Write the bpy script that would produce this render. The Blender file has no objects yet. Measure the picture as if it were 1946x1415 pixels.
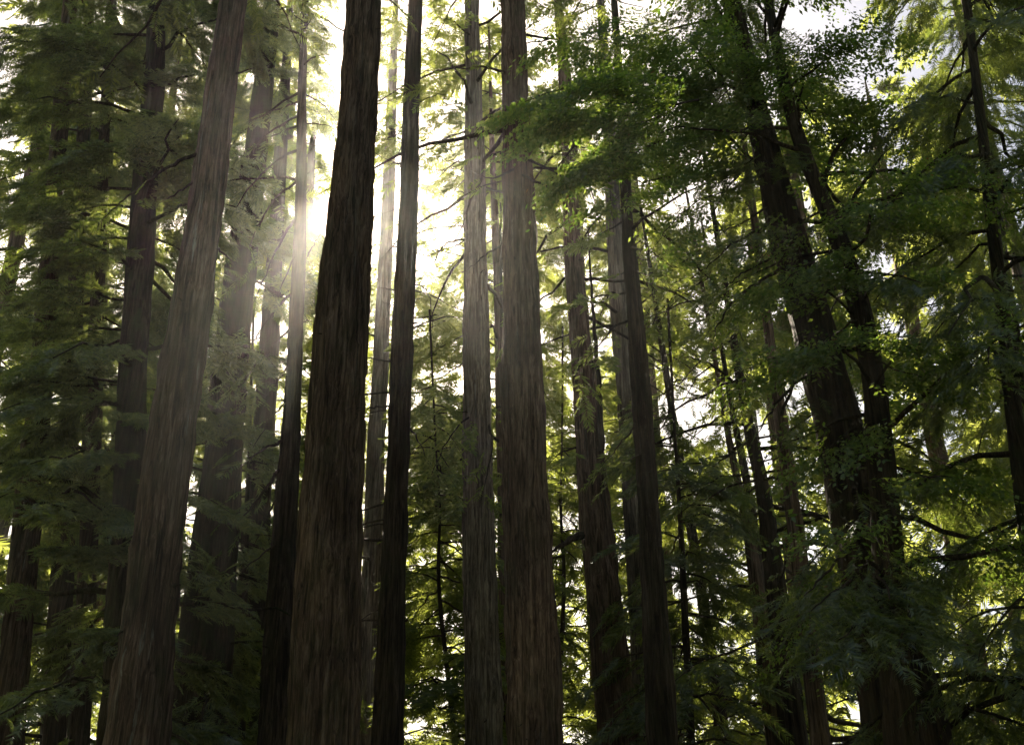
import bpy, math, random
import numpy as np
from mathutils import Vector, Matrix

random.seed(7)
rng = np.random.default_rng(11)
S = bpy.context.scene
COL = S.collection

# ------------------------------------------------------------------ camera
F_PX, CX, CY = 2211.0, 973.0, 707.5            # focal length and centre in photograph pixels (1946 x 1415)
up_c = np.array([(910 - CX) / F_PX, (CY + 3660) / F_PX, -1.0]); up_c /= np.linalg.norm(up_c)
fw_c = np.array([0, 0, -1.0])
y_c = fw_c - fw_c.dot(up_c) * up_c; y_c /= np.linalg.norm(y_c)
x_c = np.cross(y_c, up_c)
RW = np.array([x_c, y_c, up_c])                # camera -> world
CAM = np.array([0.0, 0.0, 1.6])
cam_d = bpy.data.cameras.new('camera')
cam_d.sensor_width = 36.0
cam_d.lens = 36.0 * F_PX / 1946.0
cam_d.clip_start, cam_d.clip_end = 0.05, 2000
cam = bpy.data.objects.new('camera', cam_d)
m4 = Matrix.Identity(4)
for i in range(3):
    for j in range(3):
        m4[i][j] = RW[i][j]
    m4[i][3] = CAM[i]
cam.matrix_world = m4
COL.objects.link(cam)
S.camera = cam

def ray(px, py):
    d = RW @ np.array([(px - CX) / F_PX, (CY - py) / F_PX, -1.0])
    return d / np.linalg.norm(d)
def at(px, py, D):                             # the point D metres into the wood that the camera sees there
    d = ray(px, py)
    return CAM + d * (D / d[1])
def proj(P):
    q = (np.atleast_2d(P) - CAM) @ RW
    z = np.where(-q[:, 2] > 0.05, -q[:, 2], 0.05)
    return CX + F_PX * q[:, 0] / z, CY - F_PX * q[:, 1] / z, -q[:, 2]

# ------------------------------------------------------------------ light
SUN = ray(636, 366)
elev = math.asin(SUN[2]); azim = math.atan2(SUN[0], SUN[1])
w = bpy.data.worlds.new('World'); S.world = w; w.use_nodes = True
nt = w.node_tree; bg = nt.nodes['Background']
sky = nt.nodes.new('ShaderNodeTexSky'); sky.sky_type = 'NISHITA'
sky.sun_disc = False; sky.sun_elevation = elev; sky.sun_rotation = azim
sky.air_density = 1.0; sky.dust_density = 2.0; sky.ozone_density = 1.0
nt.links.new(sky.outputs[0], bg.inputs[0]); bg.inputs[1].default_value = 0.05
sl = bpy.data.lights.new('sun', 'SUN'); sl.energy = 5.0; sl.angle = math.radians(0.5); sl.color = (1.0, 0.93, 0.80)
so = bpy.data.objects.new('sun', sl); COL.objects.link(so)
so.rotation_euler = Vector(SUN).to_track_quat('Z', 'Y').to_euler()
so.location = (0, 0, 60)
S.view_settings.view_transform = 'Standard'; S.view_settings.look = 'None'
S.view_settings.exposure = 1.7; S.view_settings.gamma = 1.0; S.view_settings.use_curve_mapping = False
S.view_settings.use_white_balance = True; S.view_settings.white_balance_temperature = 7200
S.render.engine = 'CYCLES'
cy = S.cycles
cy.use_denoising = True; cy.denoiser = 'OPENIMAGEDENOISE'
cy.max_bounces = 4; cy.diffuse_bounces = 2; cy.glossy_bounces = 1; cy.transmission_bounces = 3
cy.volume_bounces = 0; cy.transparent_max_bounces = 4
cy.sample_clamp_indirect = 4.0; cy.sample_clamp_direct = 0.0
cy.caustics_reflective = False; cy.caustics_refractive = False

# ------------------------------------------------------------------ helpers
def N(nt, t, **kw):
    n = nt.nodes.new(t)
    for k, v in kw.items():
        if k in ('operation', 'blend_type', 'data_type', 'noise_dimensions', 'interpolation_type'): setattr(n, k, v)
    return n
def ramp(nt, src, stops):
    r = nt.nodes.new('ShaderNodeValToRGB')
    e = r.color_ramp.elements
    while len(e) > 1: e.remove(e[-1])
    e[0].position, e[0].color = stops[0][0], (*stops[0][1], 1)
    for p, c in stops[1:]:
        x = e.new(p); x.color = (*c, 1)
    nt.links.new(src, r.inputs[0])
    return r.outputs[0]
def mixc(nt, fac, a, b, blend='MIX'):
    m = nt.nodes.new('ShaderNodeMix'); m.data_type = 'RGBA'; m.blend_type = blend
    for s, v in ((m.inputs[0], fac), (m.inputs[6], a), (m.inputs[7], b)):
        if isinstance(v, (int, float)): s.default_value = v
        elif isinstance(v, tuple): s.default_value = (*v, 1)
        else: nt.links.new(v, s)
    return m.outputs[2]

def bark_material(name, dark, mid, light, streak=0.3, moss=0.3):
    m = bpy.data.materials.new(name); m.use_nodes = True
    nt = m.node_tree; b = nt.nodes['Principled BSDF']
    tc = nt.nodes.new('ShaderNodeTexCoord'); oi = nt.nodes.new('ShaderNodeObjectInfo')
    add = nt.nodes.new('ShaderNodeVectorMath'); add.operation = 'ADD'
    sc = nt.nodes.new('ShaderNodeVectorMath'); sc.operation = 'SCALE'; sc.inputs[0].default_value = (37, 21, 53)
    nt.links.new(oi.outputs['Random'], sc.inputs['Scale'])
    nt.links.new(tc.outputs['Object'], add.inputs[0]); nt.links.new(sc.outputs[0], add.inputs[1])
    def noise(scale, stretch, detail=4, rough=0.6, dist=0.0):
        mp = nt.nodes.new('ShaderNodeMapping'); mp.inputs['Scale'].default_value = (1, 1, stretch)
        nt.links.new(add.outputs[0], mp.inputs[0])
        n = nt.nodes.new('ShaderNodeTexNoise'); n.inputs['Scale'].default_value = scale
        n.inputs['Detail'].default_value = detail; n.inputs['Roughness'].default_value = rough; n.inputs['Distortion'].default_value = dist
        nt.links.new(mp.outputs[0], n.inputs['Vector'])
        return n.outputs['Fac']
    strips = noise(19, 0.05, 6, 0.7, 0.55)
    base = ramp(nt, strips, [(0.37, dark), (0.50, mid), (0.66, light)])
    fibre = noise(75, 0.06, 3, 0.65, 0.4)
    base = mixc(nt, 0.75, base, ramp(nt, fibre, [(0.25, (0.35, 0.33, 0.32)), (0.75, (1.5, 1.45, 1.4))]), 'MULTIPLY')
    big = noise(1.3, 0.35, 3)
    base = mixc(nt, 0.8, base, ramp(nt, big, [(0.34, (0.45, 0.42, 0.40)), (0.5, (1.0, 1.0, 1.0)), (0.68, (1.5, 1.42, 1.35))]), 'MULTIPLY')
    st = noise(7.5, 0.06, 5, 0.75, 0.3)
    sf = ramp(nt, st, [(0.60, (0, 0, 0)), (0.72, (streak,) * 3)])
    base = mixc(nt, sf, base, (0.30, 0.29, 0.26))
    if moss:
        mo = noise(3.0, 0.4, 5, 0.7)
        base = mixc(nt, ramp(nt, mo, [(0.48, (0, 0, 0)), (0.66, (moss,) * 3)]), base, (0.045, 0.06, 0.022))
    nt.links.new(base, b.inputs['Base Color'])
    b.inputs['Roughness'].default_value = 0.88; b.inputs['Specular IOR Level'].default_value = 0.25
    bump = nt.nodes.new('ShaderNodeBump'); bump.inputs['Strength'].default_value = 0.9; bump.inputs['Distance'].default_value = 0.05
    mx = nt.nodes.new('ShaderNodeMath'); mx.operation = 'MULTIPLY_ADD'; mx.inputs[1].default_value = 0.45
    nt.links.new(fibre, mx.inputs[0]); nt.links.new(strips, mx.inputs[2])
    nt.links.new(mx.outputs[0], bump.inputs['Height']); nt.links.new(bump.outputs[0], b.inputs['Normal'])
    return m

def leaf_material(name, c1, c2, t1, t2, trans=0.5, gloss=0.06, rare=None):
    """leaf tissue: reflects c1..c2, lets t1..t2 through"""
    m = bpy.data.materials.new(name); m.use_nodes = True
    nt = m.node_tree; nt.nodes.remove(nt.nodes['Principled BSDF'])
    out = nt.nodes['Material Output']
    g = nt.nodes.new('ShaderNodeNewGeometry')
    rnd = g.outputs['Random Per Island']
    ca = ramp(nt, rnd, [(0.0, c1), (0.93, c2)] + ([(0.9975, c2), (0.9985, rare)] if rare else []))
    cb = ramp(nt, rnd, [(0.0, t1), (0.93, t2)] + ([(0.9975, t2), (0.9985, rare)] if rare else []))
    d = nt.nodes.new('ShaderNodeBsdfDiffuse'); t = nt.nodes.new('ShaderNodeBsdfTranslucent')
    nt.links.new(ca, d.inputs[0]); nt.links.new(cb, t.inputs[0])
    mx = nt.nodes.new('ShaderNodeMixShader'); mx.inputs[0].default_value = trans
    nt.links.new(d.outputs[0], mx.inputs[1]); nt.links.new(t.outputs[0], mx.inputs[2])
    gl = nt.nodes.new('ShaderNodeBsdfGlossy'); gl.inputs['Roughness'].default_value = 0.42
    gl.inputs[0].default_value = (0.9, 0.95, 1.0, 1)
    m2 = nt.nodes.new('ShaderNodeMixShader'); m2.inputs[0].default_value = gloss
    nt.links.new(mx.outputs[0], m2.inputs[1]); nt.links.new(gl.outputs[0], m2.inputs[2])
    nt.links.new(m2.outputs[0], out.inputs[0])
    return m

BARK = {
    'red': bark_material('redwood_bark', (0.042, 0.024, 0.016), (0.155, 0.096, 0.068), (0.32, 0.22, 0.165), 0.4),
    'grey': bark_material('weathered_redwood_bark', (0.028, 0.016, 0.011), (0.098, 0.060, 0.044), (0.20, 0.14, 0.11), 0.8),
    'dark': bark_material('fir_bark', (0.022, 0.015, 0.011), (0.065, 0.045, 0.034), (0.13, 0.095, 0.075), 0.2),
    'pale': bark_material('haze_lightened_bark', (0.055, 0.040, 0.030), (0.20, 0.155, 0.12), (0.38, 0.32, 0.26), 0.6),  # redwood bark with the brightening of haze and sky put into its colour
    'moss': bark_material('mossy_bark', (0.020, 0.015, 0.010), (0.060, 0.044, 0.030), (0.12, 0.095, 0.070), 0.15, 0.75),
}
LEAF = {
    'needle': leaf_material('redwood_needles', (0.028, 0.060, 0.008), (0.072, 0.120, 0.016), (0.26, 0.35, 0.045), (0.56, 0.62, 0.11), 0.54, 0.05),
    'far': leaf_material('distant_sunlit_needles', (0.040, 0.068, 0.016), (0.085, 0.125, 0.026), (0.33, 0.40, 0.06), (0.64, 0.68, 0.15), 0.56, 0.03),  # needle colours brightened so that distant crowns look sunlit
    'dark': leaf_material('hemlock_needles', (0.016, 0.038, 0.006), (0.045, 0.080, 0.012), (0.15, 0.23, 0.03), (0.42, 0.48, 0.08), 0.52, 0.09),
    'broad': leaf_material('broad_leaves', (0.030, 0.062, 0.014), (0.078, 0.120, 0.026), (0.18, 0.34, 0.035), (0.48, 0.60, 0.09), 0.54, 0.05, (0.40, 0.10, 0.04)),
}

def link(name, me, mat, parent=None):
    o = bpy.data.objects.new(name, me)
    if mat is not None: me.materials.append(mat)
    COL.objects.link(o)
    if parent is not None: o.parent = parent
    return o
def np_mesh(name, V, Fc, smooth=False):
    V = np.asarray(V, dtype=np.float32); Fc = np.asarray(Fc, dtype=np.int32)
    me = bpy.data.meshes.new(name)
    n, k = Fc.shape
    me.vertices.add(len(V)); me.vertices.foreach_set('co', V.ravel())
    me.loops.add(n * k); me.loops.foreach_set('vertex_index', Fc.ravel())
    me.polygons.add(n)
    me.polygons.foreach_set('loop_start', np.arange(0, n * k, k, dtype=np.int32))
    me.polygons.foreach_set('loop_total', np.full(n, k, dtype=np.int32))
    me.polygons.foreach_set('use_smooth', np.full(n, smooth, dtype=bool))
    me.update(calc_edges=True)
    return me

def vnoise(u, v, seed, pu):                    # value noise, periodic in u with period pu
    iu = np.floor(u).astype(int); iv = np.floor(v).astype(int)
    fu = u - iu; fv = v - iv
    fu = fu * fu * (3 - 2 * fu); fv = fv * fv * (3 - 2 * fv)
    def h(a, b):
        a = np.mod(a, pu)
        x = (a * 374761393 + b * 668265263 + seed * 1442695041) & 0x7fffffff
        x = ((x ^ (x >> 13)) * 1274126177) & 0x7fffffff
        return ((x ^ (x >> 16)) & 0xffff) / 65535.0
    return (h(iu, iv) * (1 - fu) + h(iu + 1, iv) * fu) * (1 - fv) + (h(iu, iv + 1) * (1 - fu) + h(iu + 1, iv + 1) * fu) * fv

def tube(pts, rad, sides=6):
    """tapered tube along points, closed at the tip"""
    pts = np.asarray(pts, float); n = len(pts)
    V = []; ref = np.array([0.31, 0.17, 0.93])
    for i in range(n):
        t = pts[min(i + 1, n - 1)] - pts[max(i - 1, 0)]; t /= np.linalg.norm(t) + 1e-9
        a = np.cross(t, ref); a /= np.linalg.norm(a) + 1e-9; b = np.cross(t, a)
        for k in range(sides):
            an = 2 * math.pi * k / sides
            V.append(pts[i] + rad[i] * (math.cos(an) * a + math.sin(an) * b))
    Fc = [(i * sides + k, i * sides + (k + 1) % sides, (i + 1) * sides + (k + 1) % sides, (i + 1) * sides + k)
          for i in range(n - 1) for k in range(sides)]
    return np.array(V), np.array(Fc)
def smooth_line(P, per=6):                     # Catmull-Rom through the points
    P = np.asarray(P, float)
    if len(P) < 3: return np.array([P[0] + (P[-1] - P[0]) * t for t in np.linspace(0, 1, per + 1)])
    Q = np.vstack([2 * P[0] - P[1], P, 2 * P[-1] - P[-2]]); out = []
    for i in range(1, len(Q) - 2):
        for t in np.arange(per) / per:
            out.append(0.5 * (2 * Q[i] + (Q[i + 1] - Q[i - 1]) * t + (2 * Q[i - 1] - 5 * Q[i] + 4 * Q[i + 1] - Q[i + 2]) * t * t
                              + (3 * Q[i] - Q[i - 1] - 3 * Q[i + 1] + Q[i + 2]) * t ** 3))
    out.append(P[-1])
    return np.array(out)

# ------------------------------------------------------------------ leaf sprays
def frond(pairs, length, width, lw, tri, seed, curl=0.10):
    """flat spray: leaflets in two rows on a drooping stalk along +x, face up; tri = one triangle a leaflet, else a diamond"""
    r = np.random.default_rng(seed); V = []; Fc = []
    for i in range(pairs):
        t = (i + 0.6) / pairs
        x = t * length; z = -curl * length * t * t
        l = width * (0.45 + 1.1 * t * (1 - t) * 2) * (1 - 0.45 * t)
        for s in (-1, 1):
            a = math.radians(58 - 22 * t + r.uniform(-9, 9)); ll = l * r.uniform(0.75, 1.2)
            d = np.array([math.cos(a), s * math.sin(a), r.uniform(-0.35, 0.12)])
            p = np.array([x + r.uniform(-.3, .3) * length / pairs, 0, z]); q = np.array([-d[1], d[0], 0]) * lw * r.uniform(.7, 1.2) * .5
            q[2] = r.uniform(-.5, .5) * lw
            b = len(V)
            if tri:
                V += [p - q * .8, p + q * .8, p + d * ll]; Fc.append((b, b + 1, b + 2))
            else:
                V += [p, p + d * ll * .45 + q, p + d * ll, p + d * ll * .45 - q]; Fc.append((b, b + 1, b + 2, b + 3))
    if tri:
        b = len(V); V += [np.array([-.05, -.006, 0]), np.array([-.05, .006, 0]), np.array([length * .8, 0, -curl * length * .64])]; Fc.append((b, b + 1, b + 2))
    return np.array(V), np.array(Fc)
def twigleaves(n, length, ll, lw, seed):
    """broadleaf twig: pointed oval leaves at all angles"""
    r = np.random.default_rng(seed); V = []; Fc = []
    for i in range(n):
        t = (i + 0.5) / n; s = 1 if i % 2 else -1
        p = np.array([t * length, s * .01, -0.12 * length * t * t]) + r.normal(0, .03, 3)
        a = math.radians(r.uniform(15, 80)); d = np.array([math.cos(a), s * math.sin(a), r.uniform(-.7, .25)]); d /= np.linalg.norm(d)
        q = np.cross(d, [r.uniform(-.6, .6), r.uniform(-.6, .6), 1]); q /= np.linalg.norm(q)
        l = ll * r.uniform(.7, 1.3); wq = q * lw * r.uniform(.8, 1.2) * .5
        b = len(V)
        V += [p, p + d * l * .42 + wq, p + d * l, p + d * l * .42 - wq]; Fc.append((b, b + 1, b + 2, b + 3))
    return np.array(V), np.array(Fc)
TEMPL = {
    'needle': [frond(12, 0.50, 0.22, 0.028, False, k) for k in range(5)],
    'dark': [frond(15, 0.40, 0.15, 0.021, True, 20 + k, 0.25) for k in range(5)],
    'fine': [frond(15, 0.42, 0.17, 0.024, True, 100 + k) for k in range(5)],
    'mid': [frond(13, 0.75, 0.34, 0.052, True, 40 + k) for k in range(5)],
    'far': [frond(13, 1.15, 0.50, 0.085, True, 60 + k) for k in range(5)],
    'broad': [twigleaves(15, 0.46, 0.068, 0.036, 80 + k) for k in range(5)],
}
def spray_mesh(name, kind, P, Dr, scale, roll, base):
    """one mesh of many sprays: P start points, Dr directions, scale, roll about the direction"""
    Dr = Dr / (np.linalg.norm(Dr, axis=1, keepdims=True) + 1e-9)
    up = np.tile([0, 0, 1.0], (len(P), 1))
    Y = np.cross(up, Dr); ny = np.linalg.norm(Y, axis=1, keepdims=True); Y = np.where(ny > .05, Y / np.maximum(ny, 1e-6), [[0, 1.0, 0]])
    Z = np.cross(Dr, Y)
    c, s = np.cos(roll)[:, None], np.sin(roll)[:, None]
    Y, Z = Y * c + Z * s, Z * c - Y * s
    Vs = []; Fs = []; off = 0
    pick = np.arange(len(P)) % len(TEMPL[kind])
    for k, (V, Fc) in enumerate(TEMPL[kind]):
        i = np.where(pick == k)[0]
        if not len(i): continue
        R = np.stack([Dr[i], Y[i], Z[i]], axis=1)          # rows
        W = np.einsum('nj,mjk->mnk', V, R) * scale[i][:, None, None] + P[i][:, None, :]
        Vs.append((W - base).reshape(-1, 3))
        Fs.append((Fc[None] + (np.arange(len(i)) * len(V))[:, None, None] + off).reshape(-1, Fc.shape[1]))
        off += len(i) * len(V)
    return np_mesh(name, np.vstack(Vs), np.vstack(Fs))

# ------------------------------------------------------------------ where foliage grows and where it is open
HERO = []                                       # clear trunks: (ys, xs, widths, D, first y that is clear)
GAPS_FAR = [(640, 372, 48, 75, .97), (735, 420, 50, 110, .65), (820, 430, 50, 90, .45), (1300, 390, 120, 50, .9), (1310, 790, 70, 55, .85), (362, 1010, 40, 130, .9),
            (205, 480, 25, 60, .7), (200, 760, 25, 160, .6), (1095, 1170, 32, 90, .8), (1440, 830, 90, 60, .6), (1560, 1010, 60, 30, .5)]
GAPS_NEAR = [(675, 390, 70, 130, .97), (790, 480, 60, 120, .5), (1300, 390, 90, 45, .6), (830, 760, 70, 200, .8), (1080, 800, 60, 300, .7),
             (1310, 800, 80, 60, .8), (362, 1010, 36, 130, .9), (1420, 900, 80, 140, .9), (1560, 960, 60, 70, .6), (1700, 300, 60, 60, .5), (1680, 900, 60, 80, .6), (1740, 1000, 40, 90, .6), (1290, 1050, 60, 120, .5)]
# foliage cut away toward the sun to light chosen boughs and shafts: (x, y, D) of the target, radius in metres
OPEN = [(1000, 360, 15.5, .6), (1100, 400, 13.5, .75), (1130, 600, 18, .75), (1100, 740, 18, .6), (1410, 760, 23, .8), (1765, 720, 12, .7), (1650, 1120, 12, .7),
        (965, 650, 13, 1.2), (905, 600, 18, 1.0), (1060, 480, 13, .9), (1200, 330, 11.5, .8), (1330, 560, 20, .9), (1560, 860, 18, .6), (1250, 230, 11, .6)]
OPEN = [(at(x, y, D), r) for x, y, D, r in OPEN]
def keep(P, near, free=False, cols=True):
    x, y, z = proj(P)
    p = np.ones(len(x))
    for gx, gy, sx, sy, a in (GAPS_NEAR if near else GAPS_FAR):
        p *= 1 - a * np.exp(-(((x - gx) / sx) ** 2 + ((y - gy) / sy) ** 2))
    ok = rng.random(len(x)) < p
    for T, rr in (OPEN if cols else ()):
        d = P - T; a = d @ SUN
        e = np.linalg.norm(d - a[:, None] * SUN, axis=1)
        ok &= ~((a > 1.0) & (e < rr * (.8 + .4 * rng.random(len(x)))))
    if not free:
        for ys, xs, ws, D, y0, y1 in HERO:
            hx = np.interp(y, ys, xs); hw = np.interp(y, ys, ws)
            ok &= ~((P[:, 1] < D) & (y > y0) & (y < y1) & (np.abs(x - hx) < hw * .5 + 22))
    return ok & (z > 1.5)

# ------------------------------------------------------------------ trees
def trunk_line(pts, D, H):
    """world axis and radius of a trunk drawn through (x, y, width) marks in the picture, D metres away"""
    P = np.array([at(x, y, D) for x, y, _ in pts]); dep = proj(P)[2]
    r = np.array([wd for *_, wd in pts]) / 2 / F_PX * dep
    o = np.argsort(P[:, 2]); P, r = P[o], r[o]
    lo = P[0] - (P[1] - P[0]) / (P[1][2] - P[0][2]) * (P[0][2] + 0.4)
    dirn = (P[-1] - P[0]) / (P[-1][2] - P[0][2])
    rise = max(H - P[-1][2], 4.0)
    top = P[-1] + dirn * rise
    Z = np.r_[lo[2], P[:, 2], top[2]]
    X = np.r_[lo[0], P[:, 0], top[0]]; Y = np.r_[lo[1], P[:, 1], top[1]]
    R = np.r_[r[0] * 1.35, r, 0.03]
    zz = np.linspace(Z[0], Z[-1], 400)
    k = np.ones(41) / 41
    def sm(a):
        v = np.interp(zz, Z, a); p = np.pad(v, 20, mode='reflect', reflect_type='odd')
        return np.convolve(p, k, 'valid')
    return zz, sm(X), sm(Y), np.maximum(sm(R), 0.025)

def make_tree(name, label, pts, D, H=36, bark='red', leaf='needle', templ='needle', nb=20, span=(6, 30), blen=(2.0, 4.5), spb=18,
              ssc=1.0, segs=None, rings=None, bare=0.0, seed=0, hero=None, rough=1.0, group='tall conifers of the grove', cat='tree', clear=True, clear_to=1330,
              droop=0.35, branches=(), slope=(-0.15, 0.35), sep=True):
    r = np.random.default_rng(seed + 1000)
    zz, X, Y, R = trunk_line(pts, D, H)
    base = np.array([np.interp(0, zz, X), np.interp(0, zz, Y), 0.0])
    root = bpy.data.objects.new(name, None); COL.objects.link(root); root.location = base
    root.empty_display_size = 0.5
    root['label'] = label; root['category'] = cat; root['group'] = group
    # trunk with fissured bark
    hero = (D < 26) if hero is None else hero
    segs = segs or (76 if clear and D < 27 else 44 if hero else 24); rings = rings or (210 if clear and D < 27 else 110 if hero else 50)
    zc = min(21.0, zz[-1] * .8); nlo = int(rings * .86)
    z = np.r_[np.linspace(zz[0], zc, nlo, endpoint=False), np.linspace(zc, zz[-1], rings - nlo)]
    cx, cyy, rr = np.interp(z, zz, X), np.interp(z, zz, Y), np.interp(z, zz, R)
    th = np.linspace(0, 1, segs, endpoint=False)
    U, Vv = np.meshgrid(th, z)
    R2 = rr[:, None]
    rad0 = float(np.interp(6, zz, R))
    nr = max(9, int(14 * (rad0 / .35) ** .5))
    wob = (vnoise(U * 4, Vv * .5, seed + 3, 4) - .5) * 0.13 + (vnoise(U * 9, Vv * 1.7, seed + 4, 9) - .5) * 0.03
    a = 1 - np.abs(2 * vnoise((U + wob) * nr, Vv * .7, seed, nr) - 1) * 1.5
    b = 1 - np.abs(2 * vnoise((U + wob) * nr * 3, Vv * 1.3, seed + 9, nr * 3) - 1)
    c = vnoise(U * 3, Vv * .35, seed + 5, 3) - .5
    d = vnoise(U * nr * 2, Vv * 5.0, seed + 15, nr * 2) - .5
    depth = np.minimum(0.055, 0.15 * R2) * rough
    disp = (a * 1.0 + b * .6 + d * .8) * depth + c * R2 * 0.20
    fl = 1 + 0.10 * np.exp(-np.maximum(Vv, 0) / 1.2) * (vnoise(U * 5, Vv * .2, seed + 8, 5))
    RR = (R2 * fl + disp - depth * .6)
    V = np.stack([cx[:, None] + RR * np.cos(U * 2 * np.pi), cyy[:, None] + RR * np.sin(U * 2 * np.pi), np.broadcast_to(Vv, RR.shape)], -1).reshape(-1, 3)
    i = np.arange(rings - 1)[:, None] * segs; k = np.arange(segs)[None]; k1 = (k + 1) % segs
    Fc = np.stack([i + k, i + k1, i + segs + k1, i + segs + k], -1).reshape(-1, 4)
    link('trunk', np_mesh('trunk', V - base, Fc, True), BARK[bark], root)
    if clear:
        ys, xs, wsx = [], [], []
        for q in range(0, 400, 8):
            p0 = proj(np.array([[X[q], Y[q], zz[q]]]))
            ys.append(p0[1][0]); xs.append(p0[0][0]); wsx.append(R[q] * 2 * F_PX / max(p0[2][0], 1))
        o = np.argsort(ys); HERO.append((np.array(ys)[o], np.array(xs)[o], np.array(wsx)[o], D, clear if clear > 1 else 330, clear_to))
    # branches
    SP, SD, SS, SR = [], [], [], []
    near = D < 21
    twV, twF, off = [], [], 0
    def put_branch(L, rad, dens, sc=1.0, own=True):
        nonlocal off
        rads = np.linspace(rad, rad * .18, len(L))
        v, f = tube(L, rads, 6 if own else 4)
        if own:
            link('branch', np_mesh('branch', v - base, f, True), BARK['dark' if bark != 'moss' else 'moss'], root)
        else:
            twV.append(v - base); twF.append(f + off); off += len(v)
        n = int(dens)
        if n <= 0: return
        t = r.uniform(0.22, 1.0, n) ** .8
        q = t * (len(L) - 1); iq = np.minimum(q.astype(int), len(L) - 2); fr = (q - iq)[:, None]
        p = L[iq] * (1 - fr) + L[iq + 1] * fr
        tg = L[iq + 1] - L[iq]; tg /= np.linalg.norm(tg, axis=1, keepdims=True) + 1e-9
        side = np.cross(tg, [0, 0, 1.0]); side /= np.linalg.norm(side, axis=1, keepdims=True) + 1e-9
        sg = np.where(r.random(n) < .5, -1, 1)[:, None]; fa = r.uniform(.2, 1.2, n)[:, None]
        dr = tg + side * sg * fa + np.array([0, 0, -1.0]) * r.uniform(-.1, .75, n)[:, None] * (droop * 1.6)
        # secondary twigs carry some of the sprays away from the limb
        offs = side * sg * r.uniform(0, .55, n)[:, None] * sc + np.array([0, 0, -1.0]) * r.uniform(0, .45, n)[:, None] * droop * sc
        SP.append(p + offs); SD.append(dr); SS.append(r.uniform(.65, 1.3, n) * ssc * sc); SR.append(r.normal(0, .45, n))
    for br in branches:                          # limbs seen singly in the photograph
        px, rad, dens = br[0], br[1], br[2]
        Db = br[3] if len(br) > 3 else D
        d0 = br[4] if len(br) > 4 else D
        L = smooth_line([at(x, y, d0 + (Db - d0) * (i2 / max(len(px) - 1, 1))) for i2, (x, y) in enumerate(px)], 5)
        L += r.normal(0, .012, L.shape)
        put_branch(L, rad, dens)
    if clear:                                    # dead stubs left on the clean trunks
        for _ in range(9 if D < 22 else 6):
            hz = r.uniform(3.5, 22); az = r.uniform(math.pi * .9, math.pi * 2.1)
            p0 = np.array([np.interp(hz, zz, X), np.interp(hz, zz, Y), hz]); rd = np.interp(hz, zz, R) * .85
            out = np.array([math.cos(az), math.sin(az), r.uniform(-.5, .3)]); ln = r.uniform(.06, .34)
            put_branch(np.array([p0 + out * (rd + ln * t) + r.normal(0, .012, 3) for t in (0, .4, .7, 1)]), r.uniform(.010, .028), 0)
    for bi in range(nb):
        hz = span[0] + (span[1] - span[0]) * ((bi + r.uniform(0, 1)) / nb)
        p0 = np.array([np.interp(hz, zz, X), np.interp(hz, zz, Y), hz])
        az = r.uniform(0, 2 * math.pi)
        fall = 1 - .65 * max(0, (hz - span[0]) / max(H - span[0], 1))
        L0 = r.uniform(*blen) * fall; s = r.uniform(*slope)
        tt = np.linspace(0, 1, 8)
        out = np.array([math.cos(az), math.sin(az), 0])
        Lp = p0 + out * (tt * L0)[:, None] + np.array([0, 0, 1.0]) * (L0 * (s * tt - droop * tt ** 2))[:, None]
        Lp[1:] += r.normal(0, .035, (7, 3)) * L0 * .35
        x, y, _ = proj(Lp)
        vis = np.any((x > -60) & (x < 2010) & (y > -60) & (y < 1480))
        kp = keep(Lp, near, cols=False)
        if vis and kp[3:].mean() < .5: continue
        bareb = r.random() < bare
        put_branch(Lp, 0.012 * L0 + .008, 0 if bareb else spb * (.6 + .4 * fall) * r.uniform(.6, 1.3) * (1 if vis else .2), 1.0 if vis else 1.8, own=(vis and sep))
    if twV:
        o = link('limbs', np_mesh('limbs', np.vstack(twV), np.vstack(twF), True), BARK['dark'], root); o['kind'] = 'stuff'
    if SP:
        P = np.vstack(SP); Dr = np.vstack(SD); sc_ = np.concatenate(SS); ro = np.concatenate(SR)
        k = keep(P + Dr * .2, near)
        if k.sum() > 4:
            link('crown', spray_mesh('crown', templ, P[k], Dr[k], sc_[k], ro[k], base), LEAF[leaf], root)
    return root

# ------------------------------------------------------------------ ground
def build_ground():
    n = 90; ext = 190.0
    g = np.linspace(-ext, ext, n)
    gx, gy = np.meshgrid(g, g)
    gz = (vnoise(gx * .06 + 50, gy * .06 + 50, 4, 9999) - .5) * .5 - .12
    V = np.stack([gx, gy, gz], -1).reshape(-1, 3)
    i = np.arange(n - 1)[:, None] * n; k = np.arange(n - 1)[None]
    Fc = np.stack([i + k, i + k + 1, i + n + k + 1, i + n + k], -1).reshape(-1, 4)
    m = bpy.data.materials.new('forest_floor'); m.use_nodes = True
    nt = m.node_tree; b = nt.nodes['Principled BSDF']
    tc = nt.nodes.new('ShaderNodeTexCoord')
    no = nt.nodes.new('ShaderNodeTexNoise'); no.inputs['Scale'].default_value = 1.7; no.inputs['Detail'].default_value = 8
    nt.links.new(tc.outputs['Object'], no.inputs['Vector'])
    nt.links.new(ramp(nt, no.outputs['Fac'], [(.3, (.03, .02, .012)), (.55, (.075, .048, .028)), (.7, (.05, .06, .02))]), b.inputs['Base Color'])
    b.inputs['Roughness'].default_value = .95
    bu = nt.nodes.new('ShaderNodeBump'); bu.inputs['Strength'].default_value = .6; nt.links.new(no.outputs['Fac'], bu.inputs['Height']); nt.links.new(bu.outputs[0], b.inputs['Normal'])
    o = link('ground', np_mesh('ground', V, Fc, True), m)
    o['kind'] = 'structure'; o['label'] = 'brown needle-strewn forest floor below the trees'
build_ground()

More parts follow.
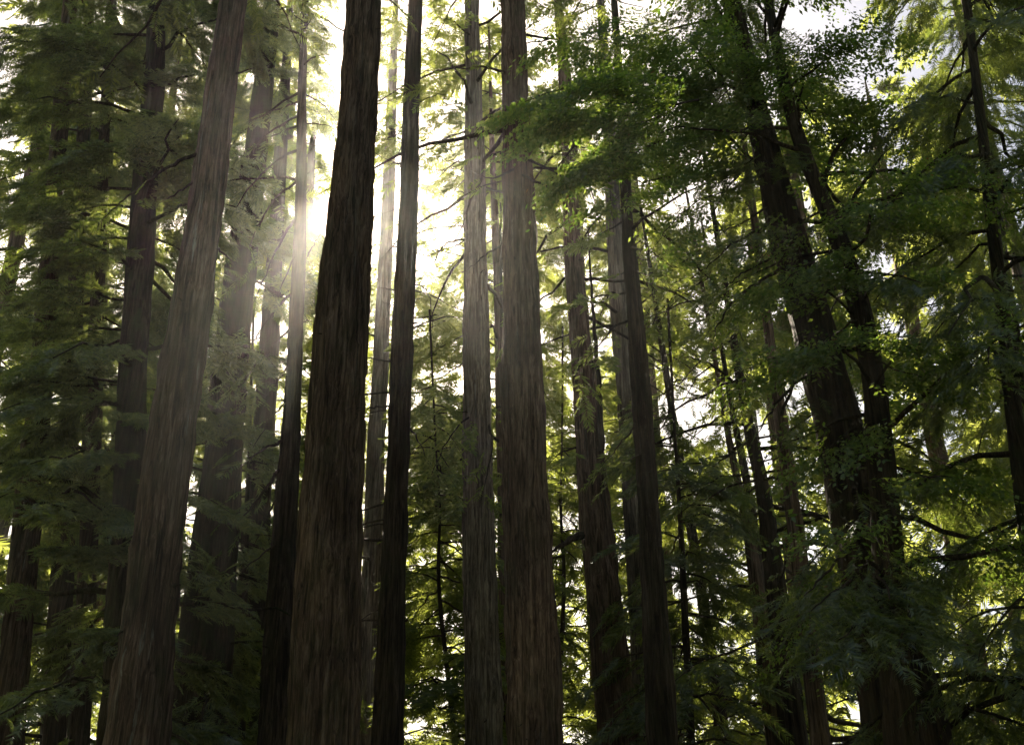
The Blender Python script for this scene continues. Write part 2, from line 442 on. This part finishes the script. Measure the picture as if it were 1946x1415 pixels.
# ------------------------------------------------------------------ the trees one by one (marks in photograph pixels: x, y, trunk width)
# --- broad trunks in front
make_tree('redwood_tree', 'broad grey-streaked redwood trunk leaning right, standing clear on the dark side of the wood',
          [(276, 1238, 106), (313, 887, 80), (374, 532, 69), (415, 200, 56)], 15, 40, 'grey', nb=26, span=(17.2, 36), seed=1, clear=190,
          branches=[([(378, 292), (330, 312), (280, 345), (235, 380), (196, 412)], .035, 6, 13.8), ([(412, 470), (445, 500), (468, 530)], .016, 0, 14.4),
                    ([(372, 345), (330, 370), (296, 392)], .022, 4, 14)])
make_tree('redwood_tree', 'massive brown redwood trunk with the sun glaring at its edge',
          [(620, 1238, 117), (632, 887, 111), (656, 532, 89), (682, 180, 70)], 16, 44, 'red', nb=26, span=(19, 38), seed=2, clear=100)
make_tree('redwood_tree', 'broad reddish redwood trunk in the middle with light shafts across it',
          [(1010, 1238, 90), (995, 887, 80), (990, 532, 60), (984, 345, 54), (980, 180, 50)], 18, 42, 'red', nb=24, span=(15.2, 36), seed=3, clear=345,
          branches=[([(960, 460), (930, 480), (905, 500), (880, 517)], .022, 2, 17), ([(985, 330), (1020, 345), (1060, 360), (1100, 372)], .03, 26, 15.5),
                    ([(990, 315), (960, 330), (930, 338), (890, 322)], .03, 22, 16.5), ([(1000, 300), (1060, 330), (1090, 345)], .03, 20, 14.5)])
make_tree('redwood_tree', 'straight pale grey redwood trunk just beside the central reddish one',
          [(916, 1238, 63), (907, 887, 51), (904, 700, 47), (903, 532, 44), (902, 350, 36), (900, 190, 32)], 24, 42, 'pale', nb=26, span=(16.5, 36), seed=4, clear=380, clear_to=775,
          branches=[([(882, 455), (850, 462), (830, 488), (817, 522)], .03, 4, 22.5), ([(884, 250), (850, 262), (815, 285), (795, 300)], .03, 16, 22),
                    ([(905, 790), (880, 800), (850, 840), (820, 900)], .03, 34, 22.5), ([(925, 800), (935, 840), (925, 900), (915, 950)], .03, 26, 22)])
make_tree('fir_tree', 'narrow dark straight trunk with short bare twig stubs beside the massive redwood',
          [(743, 1238, 50), (756, 887, 42), (769, 532, 35), (775, 400, 34), (783, 180, 29)], 18, 36, 'dark', nb=14, span=(18.5, 34), seed=5, clear=100, leaf='dark',
          branches=[([(754, 547), (738, 549), (722, 546)], .016, 0, 17.4), ([(750, 580), (738, 577), (725, 572)], .012, 0, 17.4),
                    ([(740, 770), (705, 776), (680, 775), (655, 781)], .018, 0, 15.2), ([(684, 776), (676, 795), (670, 812)], .010, 0, 15.3, 15.3),
                    ([(766, 322), (754, 305), (744, 295)], .014, 0, 17.5), ([(796, 272), (812, 262), (826, 254)], .014, 3, 17.5),
                    ([(788, 540), (808, 550), (821, 585), (823, 645)], .014, 0, 17.0), ([(780, 815), (795, 838), (812, 868)], .02, 0, 17.0),
                    ([(797, 195), (820, 182), (850, 178)], .016, 5, 17)])
make_tree('fir_tree', 'slender trunk with many drooping bare branches just left of the massive redwood',
          [(530, 1238, 60), (540, 1000, 43), (555, 800, 36), (565, 600, 27), (572, 400, 21), (573, 180, 15)], 20, 27, 'dark', nb=12, span=(15.5, 26), seed=6, clear=100,
          bare=.4, blen=(1.5, 3), leaf='dark',
          branches=[([(566, 195), (520, 210), (470, 232)], .025, 21, 18.5), ([(566, 240), (520, 258), (465, 290)], .028, 15, 18.8), ([(566, 285), (525, 305), (480, 350), (440, 402)], .034, 15, 18.3),
                    ([(565, 345), (525, 375), (490, 430), (470, 480)], .03, 15, 18.6), ([(564, 415), (535, 455), (505, 520), (480, 580)], .032, 12, 18.4),
                    ([(562, 480), (540, 530), (520, 590)], .022, 6, 18.8), ([(560, 555), (525, 585), (490, 635), (462, 682)], .032, 15, 18.3),
                    ([(557, 620), (520, 655), (480, 700), (450, 745)], .026, 15, 18.6), ([(553, 690), (520, 735), (490, 770)], .022, 9, 18.8),
                    ([(548, 760), (515, 795), (480, 850)], .024, 9, 18.6), ([(541, 835), (500, 855), (458, 886)], .036, 6, 18.2), ([(535, 890), (490, 945), (450, 1005)], .038, 9, 18.2),
                    ([(532, 930), (505, 985), (480, 1045)], .022, 6, 18.7), ([(530, 1030), (490, 1060), (455, 1090)], .024, 9, 18.5),
                    ([(580, 235), (610, 236), (642, 244)], .018, 3, 20), ([(580, 275), (606, 278), (638, 288)], .018, 3, 20), ([(581, 300), (598, 270), (605, 230)], .018, 0, 19.5),
                    ([(581, 330), (605, 320), (640, 318)], .016, 0, 20), ([(580, 492), (596, 465), (616, 438)], .020, 0, 20), ([(578, 610), (590, 609), (602, 616)], .016, 0, 20), ([(576, 700), (590, 715), (598, 735)], .014, 3, 20),
                    ([(580, 180), (610, 196), (640, 232)], .018, 3, 20)])
make_tree('fir_tree', 'dark straight trunk crossed by lit twigs, to the right of the central redwoods',
          [(1249, 1238, 48), (1230, 887, 36), (1214, 700, 34), (1201, 532, 26), (1188, 390, 18), (1180, 200, 15)], 20, 34, 'dark', nb=18, span=(13.2, 32), seed=7, clear=400, leaf='needle',
          branches=[([(1190, 557), (1150, 560), (1110, 572), (1050, 584)], .026, 37, 18.3), ([(1198, 607), (1165, 622), (1135, 660), (1105, 692)], .028, 51, 18),
                    ([(1105, 692), (1092, 720), (1105, 745), (1100, 780)], .02, 44, 17.8, 18), ([(1212, 800), (1190, 830), (1165, 860), (1140, 890)], .022, 10, 18.5),
                    ([(1192, 500), (1215, 520), (1240, 560)], .018, 27, 18.8), ([(1186, 420), (1150, 440), (1110, 450)], .022, 37, 18.5), ([(1190, 470), (1240, 480), (1280, 510)], .022, 27, 18.8),
                    ([(1225, 860), (1190, 880), (1160, 930)], .018, 17, 18.8)])
make_tree('redwood_tree', 'brown redwood trunk with a thin stem grown against it, right of the central redwood',
          [(1159, 1238, 67), (1132, 980, 56), (1120, 887, 49), (1110, 700, 40), (1094, 560, 34), (1085, 430, 28), (1080, 250, 22)], 26, 38, 'red', nb=24, span=(16, 34), seed=8, clear=520, clear_to=650,
          branches=[([(1143, 860), (1140, 760), (1132, 650), (1124, 540), (1118, 440)], .085, 0, 25.4, 25.7), ([(1105, 1015), (1078, 1028), (1045, 1050)], .11, 3, 25, 25.6),
                    ([(1095, 850), (1065, 860), (1040, 885)], .03, 14, 24.5)])
make_tree('redwood_tree', 'grey trunk catching sunlight, half hidden behind a dark straight trunk',
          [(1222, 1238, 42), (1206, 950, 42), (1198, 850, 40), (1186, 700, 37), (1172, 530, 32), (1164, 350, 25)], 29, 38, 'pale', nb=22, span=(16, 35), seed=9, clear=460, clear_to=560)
# --- trunks behind, dark side
make_tree('redwood_tree', 'dark trunk behind the slender branchy tree, its lower part in deep shade',
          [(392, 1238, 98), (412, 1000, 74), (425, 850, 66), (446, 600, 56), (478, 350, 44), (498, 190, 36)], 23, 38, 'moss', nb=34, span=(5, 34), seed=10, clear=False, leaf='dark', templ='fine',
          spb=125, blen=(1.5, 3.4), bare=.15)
make_tree('redwood_tree', 'thin shaded trunk glimpsed between the slender branchy tree and the dark trunk',
          [(474, 1238, 60), (488, 1000, 46), (503, 800, 40), (520, 520, 30), (533, 300, 24)], 30, 36, 'moss', nb=34, span=(5, 34), seed=11, clear=False, templ='mid', leaf='dark', spb=75, ssc=.75)
make_tree('redwood_tree', 'pale hazy trunk in the glare between the massive redwood and the narrow dark one',
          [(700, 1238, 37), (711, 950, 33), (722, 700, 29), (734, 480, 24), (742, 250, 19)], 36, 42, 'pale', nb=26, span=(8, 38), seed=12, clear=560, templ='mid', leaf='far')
make_tree('redwood_tree', 'dark foliage-covered trunk behind the leaning grey-streaked redwood',
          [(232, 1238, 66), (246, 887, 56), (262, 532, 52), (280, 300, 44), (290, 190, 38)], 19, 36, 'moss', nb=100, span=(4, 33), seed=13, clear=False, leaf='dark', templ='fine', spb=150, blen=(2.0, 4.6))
make_tree('fir_tree', 'thin dark trunk at the far edge of the dark side with sky gaps beside it',
          [(160, 1238, 36), (172, 1000, 31), (182, 700, 26), (191, 400, 22), (202, 190, 19)], 22, 30, 'dark', nb=36, span=(4, 28), seed=14, clear=False, leaf='dark', templ='fine', spb=90)
make_tree('redwood_tree', 'pair of thin sunlit stems between the two central redwood trunks',
          [(962, 1238, 26), (955, 900, 22), (950, 650, 19), (946, 520, 16), (938, 380, 13)], 30, 30, 'red', nb=18, span=(8, 28), seed=15, clear=False, templ='mid', leaf='far',
          branches=[([(950, 660), (944, 640), (936, 618), (924, 611)], .05, 0, 29.5), ([(950, 650), (953, 540), (952, 440), (950, 340)], .07, 0, 29.6)])
# --- right-hand side
make_tree('redwood_tree', 'big dark leaning trunk half buried in foliage on the shaded right',
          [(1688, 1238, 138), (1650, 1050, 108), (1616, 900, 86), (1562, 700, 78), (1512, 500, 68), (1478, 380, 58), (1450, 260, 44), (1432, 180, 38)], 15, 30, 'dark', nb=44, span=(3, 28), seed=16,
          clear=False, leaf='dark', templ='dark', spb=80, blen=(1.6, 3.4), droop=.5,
          branches=[([(1490, 405), (1455, 432), (1425, 446), (1385, 470), (1340, 510)], .034, 20, 13.2), ([(1465, 392), (1430, 412), (1398, 430), (1365, 447)], .022, 15, 13.8),
                    ([(1500, 470), (1445, 500), (1410, 520), (1380, 545)], .026, 20, 13.4), ([(1505, 500), (1450, 532), (1400, 570), (1372, 602), (1354, 642)], .032, 20, 13),
                    ([(1500, 410), (1560, 427), (1640, 420), (1730, 408)], .036, 67, 13.2), ([(1555, 700), (1500, 740), (1460, 790), (1437, 830)], .03, 41, 13.2),
                    ([(1690, 1040), (1640, 1080), (1590, 1120), (1540, 1160)], .03, 78, 12), ([(1700, 1080), (1680, 1120), (1640, 1170), (1600, 1215)], .03, 93, 11.6),
                    ([(1720, 1080), (1730, 1130), (1720, 1190), (1700, 1240)], .03, 93, 11.4), ([(1650, 1000), (1600, 1050), (1560, 1100), (1530, 1130)], .03, 62, 12.2)])
make_tree('bay_tree', 'dark crooked leafy tree bending behind the leaning trunk in the upper corner',
          [(1700, 1238, 60), (1668, 800, 46), (1640, 600, 38), (1604, 470, 32), (1560, 370, 27), (1520, 290, 24), (1496, 190, 20)], 14, 21, 'dark', nb=60, span=(5, 22), seed=17, clear=False,
          leaf='broad', templ='broad', spb=100, blen=(1.6, 3.6), ssc=1.1, group=None or 'leafy broadleaf trees', slope=(0, .6),
          branches=[([(1590, 440), (1620, 380), (1660, 320), (1700, 270)], .05, 50, 15), ([(1560, 370), (1580, 300), (1620, 240), (1640, 190)], .05, 50, 15),
                    ([(1604, 470), (1545, 495), (1480, 545)], .02, 110, 12.8), ([(1640, 600), (1575, 640), (1500, 700)], .02, 120, 12.8),
                    ([(1668, 800), (1605, 825), (1545, 880)], .02, 110, 12.8), ([(1650, 680), (1700, 700), (1760, 720)], .02, 90, 13)])
make_tree('maple_tree', 'leafy tree spreading bright green leaves over the top, its stem behind the leaning trunk',
          [(1676, 1238, 44), (1610, 900, 36), (1560, 700, 32), (1512, 500, 28), (1478, 380, 24), (1452, 260, 20), (1432, 180, 18)], 16.6, 20, 'dark', nb=10, span=(16, 19), seed=18, clear=False,
          leaf='broad', templ='broad', spb=40, blen=(2.5, 5), group='leafy broadleaf trees', slope=(0, .4),
          branches=[([(1425, 300), (1350, 235), (1260, 215), (1150, 225), (1040, 240)], 0.030, 541, 12), ([(1400, 250), (1330, 190), (1230, 165), (1100, 160), (1000, 190)], 0.030, 541, 11.5),
                    ([(1380, 262), (1320, 260), (1250, 270), (1180, 300), (1110, 330)], 0.022, 469, 11.5), ([(1420, 310), (1360, 310), (1300, 330), (1230, 345), (1170, 380)], 0.020, 397, 12),
                    ([(1400, 250), (1390, 190), (1350, 120), (1290, 60)], 0.025, 397, 12), ([(1410, 270), (1450, 200), (1500, 120), (1560, 60)], 0.025, 361, 12.5),
                    ([(1390, 230), (1300, 140), (1190, 90), (1080, 60)], 0.025, 397, 12), ([(1430, 330), (1390, 360), (1330, 380), (1270, 430), (1230, 490)], 0.015, 180, 12.2),
                    ([(1330, 190), (1250, 200), (1150, 190), (1060, 190)], 0.018, 433, 10.8, 12), ([(1260, 215), (1190, 250), (1130, 290), (1070, 330)], 0.015, 324, 11, 12)])
make_tree('fir_tree', 'thin distant trunk standing alone in the gap before the cluster of slim stems',
          [(1350, 1238, 25), (1330, 1100, 20), (1297, 900, 15), (1272, 750, 12), (1250, 600, 10)], 34, 26, 'dark', nb=44, span=(4, 24), seed=19, clear=False, leaf='dark', templ='mid', spb=14)
make_tree('fir_tree', 'outermost thin stem of the close cluster of slim trunks, nearest the central grove',
          [(1454, 1238, 36), (1430, 1050, 25), (1412, 960, 17), (1394, 880, 13), (1372, 760, 10)], 28, 22, 'red', nb=30, span=(4, 21), seed=20, clear=False, leaf='needle', templ='mid', spb=12)
make_tree('fir_tree', 'middle thin stem of the close cluster of slim trunks',
          [(1462, 1238, 26), (1440, 1050, 18), (1415, 887, 13), (1390, 780, 10)], 30, 22, 'dark', nb=22, span=(4, 20), seed=21, clear=False, leaf='needle', templ='mid', spb=12)
make_tree('fir_tree', 'thickest dark stem of the close cluster of slim trunks, bare below the bright spray',
          [(1490, 1238, 44), (1462, 1000, 32), (1440, 887, 25), (1416, 780, 18), (1395, 650, 13)], 25, 22, 'dark', nb=34, span=(9, 21), seed=22, clear=False, leaf='needle', templ='needle', spb=20,
          branches=[([(1420, 720), (1400, 735), (1385, 760), (1390, 800)], .02, 30, 23), ([(1418, 715), (1430, 730), (1445, 760), (1440, 790)], .02, 30, 23)])
make_tree('fir_tree', 'reddish thin trunk between the cluster of slim stems and the big leaning trunk',
          [(1540, 1238, 34), (1515, 1020, 30), (1496, 880, 26), (1470, 700, 20)], 22, 22, 'red', nb=30, span=(4, 20), seed=23, clear=False, leaf='dark', templ='needle', spb=22)

make_tree('redwood_tree', 'sunlit conifer crown filling the air behind the pale grey central trunk',
          [(916, 1238, 34), (905, 700, 28), (900, 300, 20)], 31, 34, 'red', nb=60, span=(9, 33), seed=24, clear=False, leaf='far', templ='mid', spb=18, blen=(2.2, 4.6), sep=False)
make_tree('redwood_tree', 'sunlit conifer crown in the glare behind the narrow dark trunk',
          [(743, 1238, 30), (764, 700, 24), (779, 300, 18)], 33, 36, 'red', nb=60, span=(10, 35), seed=25, clear=False, leaf='far', templ='mid', spb=18, blen=(2.0, 4.4), sep=False)
make_tree('redwood_tree', 'shaded conifer crown closing the gap high behind the thin edge trunk',
          [(150, 1238, 40), (182, 700, 32), (200, 300, 24)], 32, 38, 'moss', nb=70, span=(8, 37), seed=26, clear=False, leaf='dark', templ='mid', spb=40, blen=(2.4, 4.8), sep=False)
# --- around the picture's edges, the wood going on
make_tree('redwood_tree', 'slender shaded redwood at the outer edge of the dark side',
          [(30, 1238, 52), (62, 887, 44), (92, 532, 36), (118, 180, 28)], 20, 40, 'grey', nb=26, span=(8, 36), seed=30, clear=False, leaf='dark', templ='fine', spb=100)
make_tree('fir_tree', 'thin trunk beside the slender shaded redwood at the edge',
          [(110, 1238, 42), (128, 887, 36), (146, 532, 29), (162, 180, 22)], 26, 34, 'dark', nb=50, span=(4, 30), seed=31, clear=False, leaf='dark', templ='mid', spb=50)
make_tree('hemlock_tree', 'dark drooping conifer filling the shaded corner beyond the leaning trunk',
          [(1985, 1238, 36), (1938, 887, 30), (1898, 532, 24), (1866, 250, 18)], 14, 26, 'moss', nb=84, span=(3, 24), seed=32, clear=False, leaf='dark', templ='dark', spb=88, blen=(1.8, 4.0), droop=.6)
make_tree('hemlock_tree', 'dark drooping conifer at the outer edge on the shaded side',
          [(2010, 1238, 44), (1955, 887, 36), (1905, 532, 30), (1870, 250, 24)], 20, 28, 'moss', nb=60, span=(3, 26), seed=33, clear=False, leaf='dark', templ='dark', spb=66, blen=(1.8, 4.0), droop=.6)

# --- young trees filling the gaps low down
make_tree('young_fir_tree', 'young bushy fir filling the gap between the narrow dark trunk and the pale grey one',
          [(846, 1238, 8), (830, 1090, 7), (838, 980, 5), (828, 850, 3)], 27, 15.5, 'dark', nb=64, span=(3, 15), seed=40, clear=False, leaf='needle', templ='fine', ssc=1.5, spb=34, blen=(2.0, 3.0), droop=.45, group='young firs under the tall trunks')
make_tree('young_fir_tree', 'young bushy fir low in the gap just right of the central reddish trunk',
          [(1066, 1238, 8), (1074, 1090, 7), (1064, 970, 5), (1068, 850, 3)], 31, 15.5, 'dark', nb=50, span=(3, 15), seed=41, clear=False, leaf='needle', templ='fine', ssc=1.6, spb=30, blen=(1.8, 3.0), droop=.45, group='young firs under the tall trunks')
make_tree('young_fir_tree', 'young bushy fir beside the lone thin trunk right of the dark straight one',
          [(1305, 1238, 14), (1294, 1000, 10), (1284, 850, 5)], 25, 14.5, 'dark', nb=64, span=(3, 14), seed=42, clear=False, leaf='dark', templ='fine', ssc=1.4, spb=34, blen=(2.0, 3.2), droop=.45, group='young firs under the tall trunks')
make_tree('young_fir_tree', 'young bushy fir in deep shade below the drooping bare branches',
          [(462, 1238, 14), (468, 1000, 10), (474, 850, 5)], 27, 14.5, 'moss', nb=50, span=(3, 14), seed=43, clear=False, leaf='dark', templ='fine', ssc=1.5, spb=34, blen=(1.8, 2.8), droop=.45, group='young firs under the tall trunks')

# --- farther trees whose crowns close the view
far = [(60, 44, 44), (150, 60, 46), (250, 38, 40), (325, 55, 46), (436, 36, 42), (512, 50, 48), (560, 46, 40), (645, 66, 50), (764, 48, 40), (905, 38, 38), (762, 62, 50),
       (906, 52, 46), (993, 42, 40), (995, 64, 50), (1110, 46, 42), (1214, 38, 34), (1200, 60, 44), (1232, 50, 36), (1418, 70, 46), (1462, 42, 36), (1562, 34, 32), (1600, 52, 42), (1750, 40, 36), (1830, 56, 46), (1900, 44, 40), (1985, 34, 38), (-20, 34, 38)]
spots = ['at the outer edge of the dark side', 'behind the thin edge trunks', 'behind the foliage-covered dark trunk', 'seen past the leaning grey-streaked trunk',
         'behind the dark trunk in deep shade', 'behind the drooping bare branches', 'under the sun glare by the massive redwood', 'straight behind the massive redwood',
         'just right of the narrow dark trunk', 'left of the pale grey central trunk', 'behind the pale grey central trunk', 'between the two central trunks', 'just right of the central redwood',
         'behind the trunk with the grown-on stem', 'between the brown and the sunlit grey trunk', 'just right of the dark straight trunk', 'behind the open sky gap',
         'behind the thin lone trunk', 'behind the cluster of slim stems', 'right of the cluster of slim stems', 'behind the reddish thin trunk', 'behind the big leaning trunk',
         'behind the crooked leafy tree', 'behind the drooping conifer in the corner', 'at the outer edge of the shaded side', 'outermost beyond the drooping conifers', 'outermost beyond the slender shaded redwood']
for i, (x, D, H) in enumerate(far):
    wd = 0.55 / D * F_PX
    vx = lambda y: 906 + (x - 906) * (y + 3660) / (700 + 3660)
    edge = x < 580 or x > 1480
    make_tree('redwood_tree', 'distant conifer crown ' + spots[i], [(vx(1238), 1238, wd * 1.15), (vx(700), 700, wd), (vx(300), 300, wd * .6)], D, H, 'red' if i % 3 else 'moss',
              nb=66, span=(3.5, H - 1), seed=50 + i, clear=False, leaf='far', templ='far', spb=27 if edge else 24, blen=(2.8, 5.6), hero=False, group='distant conifers behind the grove', sep=False)

# ------------------------------------------------------------------ far wood and added shading wood behind the camera, one mass
def build_woods():
    """the far wood beyond the grove, plus unseen woods added behind the photographer to cut skylight"""
    n1, n2 = 3300, 3000  # second count: unseen woods added behind the camera to darken the trunks
    az = np.r_[rng.uniform(-.62, .62, n1), rng.uniform(.75, 2 * math.pi - .75, n2)]
    D = np.r_[rng.uniform(72, 125, n1), rng.uniform(16, 55, n2)]
    topz = 22 + 12 * vnoise(az * 12 + 40, D * .05, 3, 9999) + 6 * np.sin(az * 31)
    z = rng.uniform(0, 1, n1 + n2) ** 1.1 * topz
    P = np.stack([np.sin(az) * D, np.cos(az) * D, z], -1)
    k = keep(P, False); k[n1:] = True
    P = P[k]
    a = rng.uniform(0, 2 * np.pi, len(P))
    Dr = np.stack([np.cos(a), np.sin(a), rng.uniform(-.6, .2, len(P))], -1)
    me = spray_mesh('woods', 'far', P, Dr, np.where(np.abs(P[:, 1]) > 68, rng.uniform(2.0, 3.2, len(P)), rng.uniform(3.0, 5.0, len(P))), rng.normal(0, .7, len(P)), np.zeros(3))
    o = link('woods', me, LEAF['far']); o['kind'] = 'stuff'; o['label'] = 'sunlit green mass of distant woodland behind the trunks, with unseen shading woods added behind the camera'; o['category'] = 'woodland'
build_woods()

# ------------------------------------------------------------------ haze
def build_haze():
    x, y0, y1, z0, z1 = 196, -196, 196, -1.6, 54
    V = [(-x, y0, z0), (x, y0, z0), (x, y1, z0), (-x, y1, z0), (-x, y0, z1), (x, y0, z1), (x, y1, z1), (-x, y1, z1)]
    Fc = [(0, 3, 2, 1), (4, 5, 6, 7), (0, 1, 5, 4), (1, 2, 6, 5), (2, 3, 7, 6), (3, 0, 4, 7)]
    m = bpy.data.materials.new('haze_air'); m.use_nodes = True
    nt = m.node_tree; nt.nodes.remove(nt.nodes['Principled BSDF'])
    v = nt.nodes.new('ShaderNodeVolumePrincipled')
    v.inputs['Color'].default_value = (0.95, 0.94, 0.90, 1); v.inputs['Density'].default_value = 0.00046; v.inputs['Anisotropy'].default_value = 0.87
    nt.links.new(v.outputs[0], nt.nodes['Material Output'].inputs['Volume'])
    o = link('haze', np_mesh('haze', V, Fc), m)
    o['kind'] = 'stuff'; o['label'] = 'thin pale sunlit haze hanging between the trees'
build_haze()
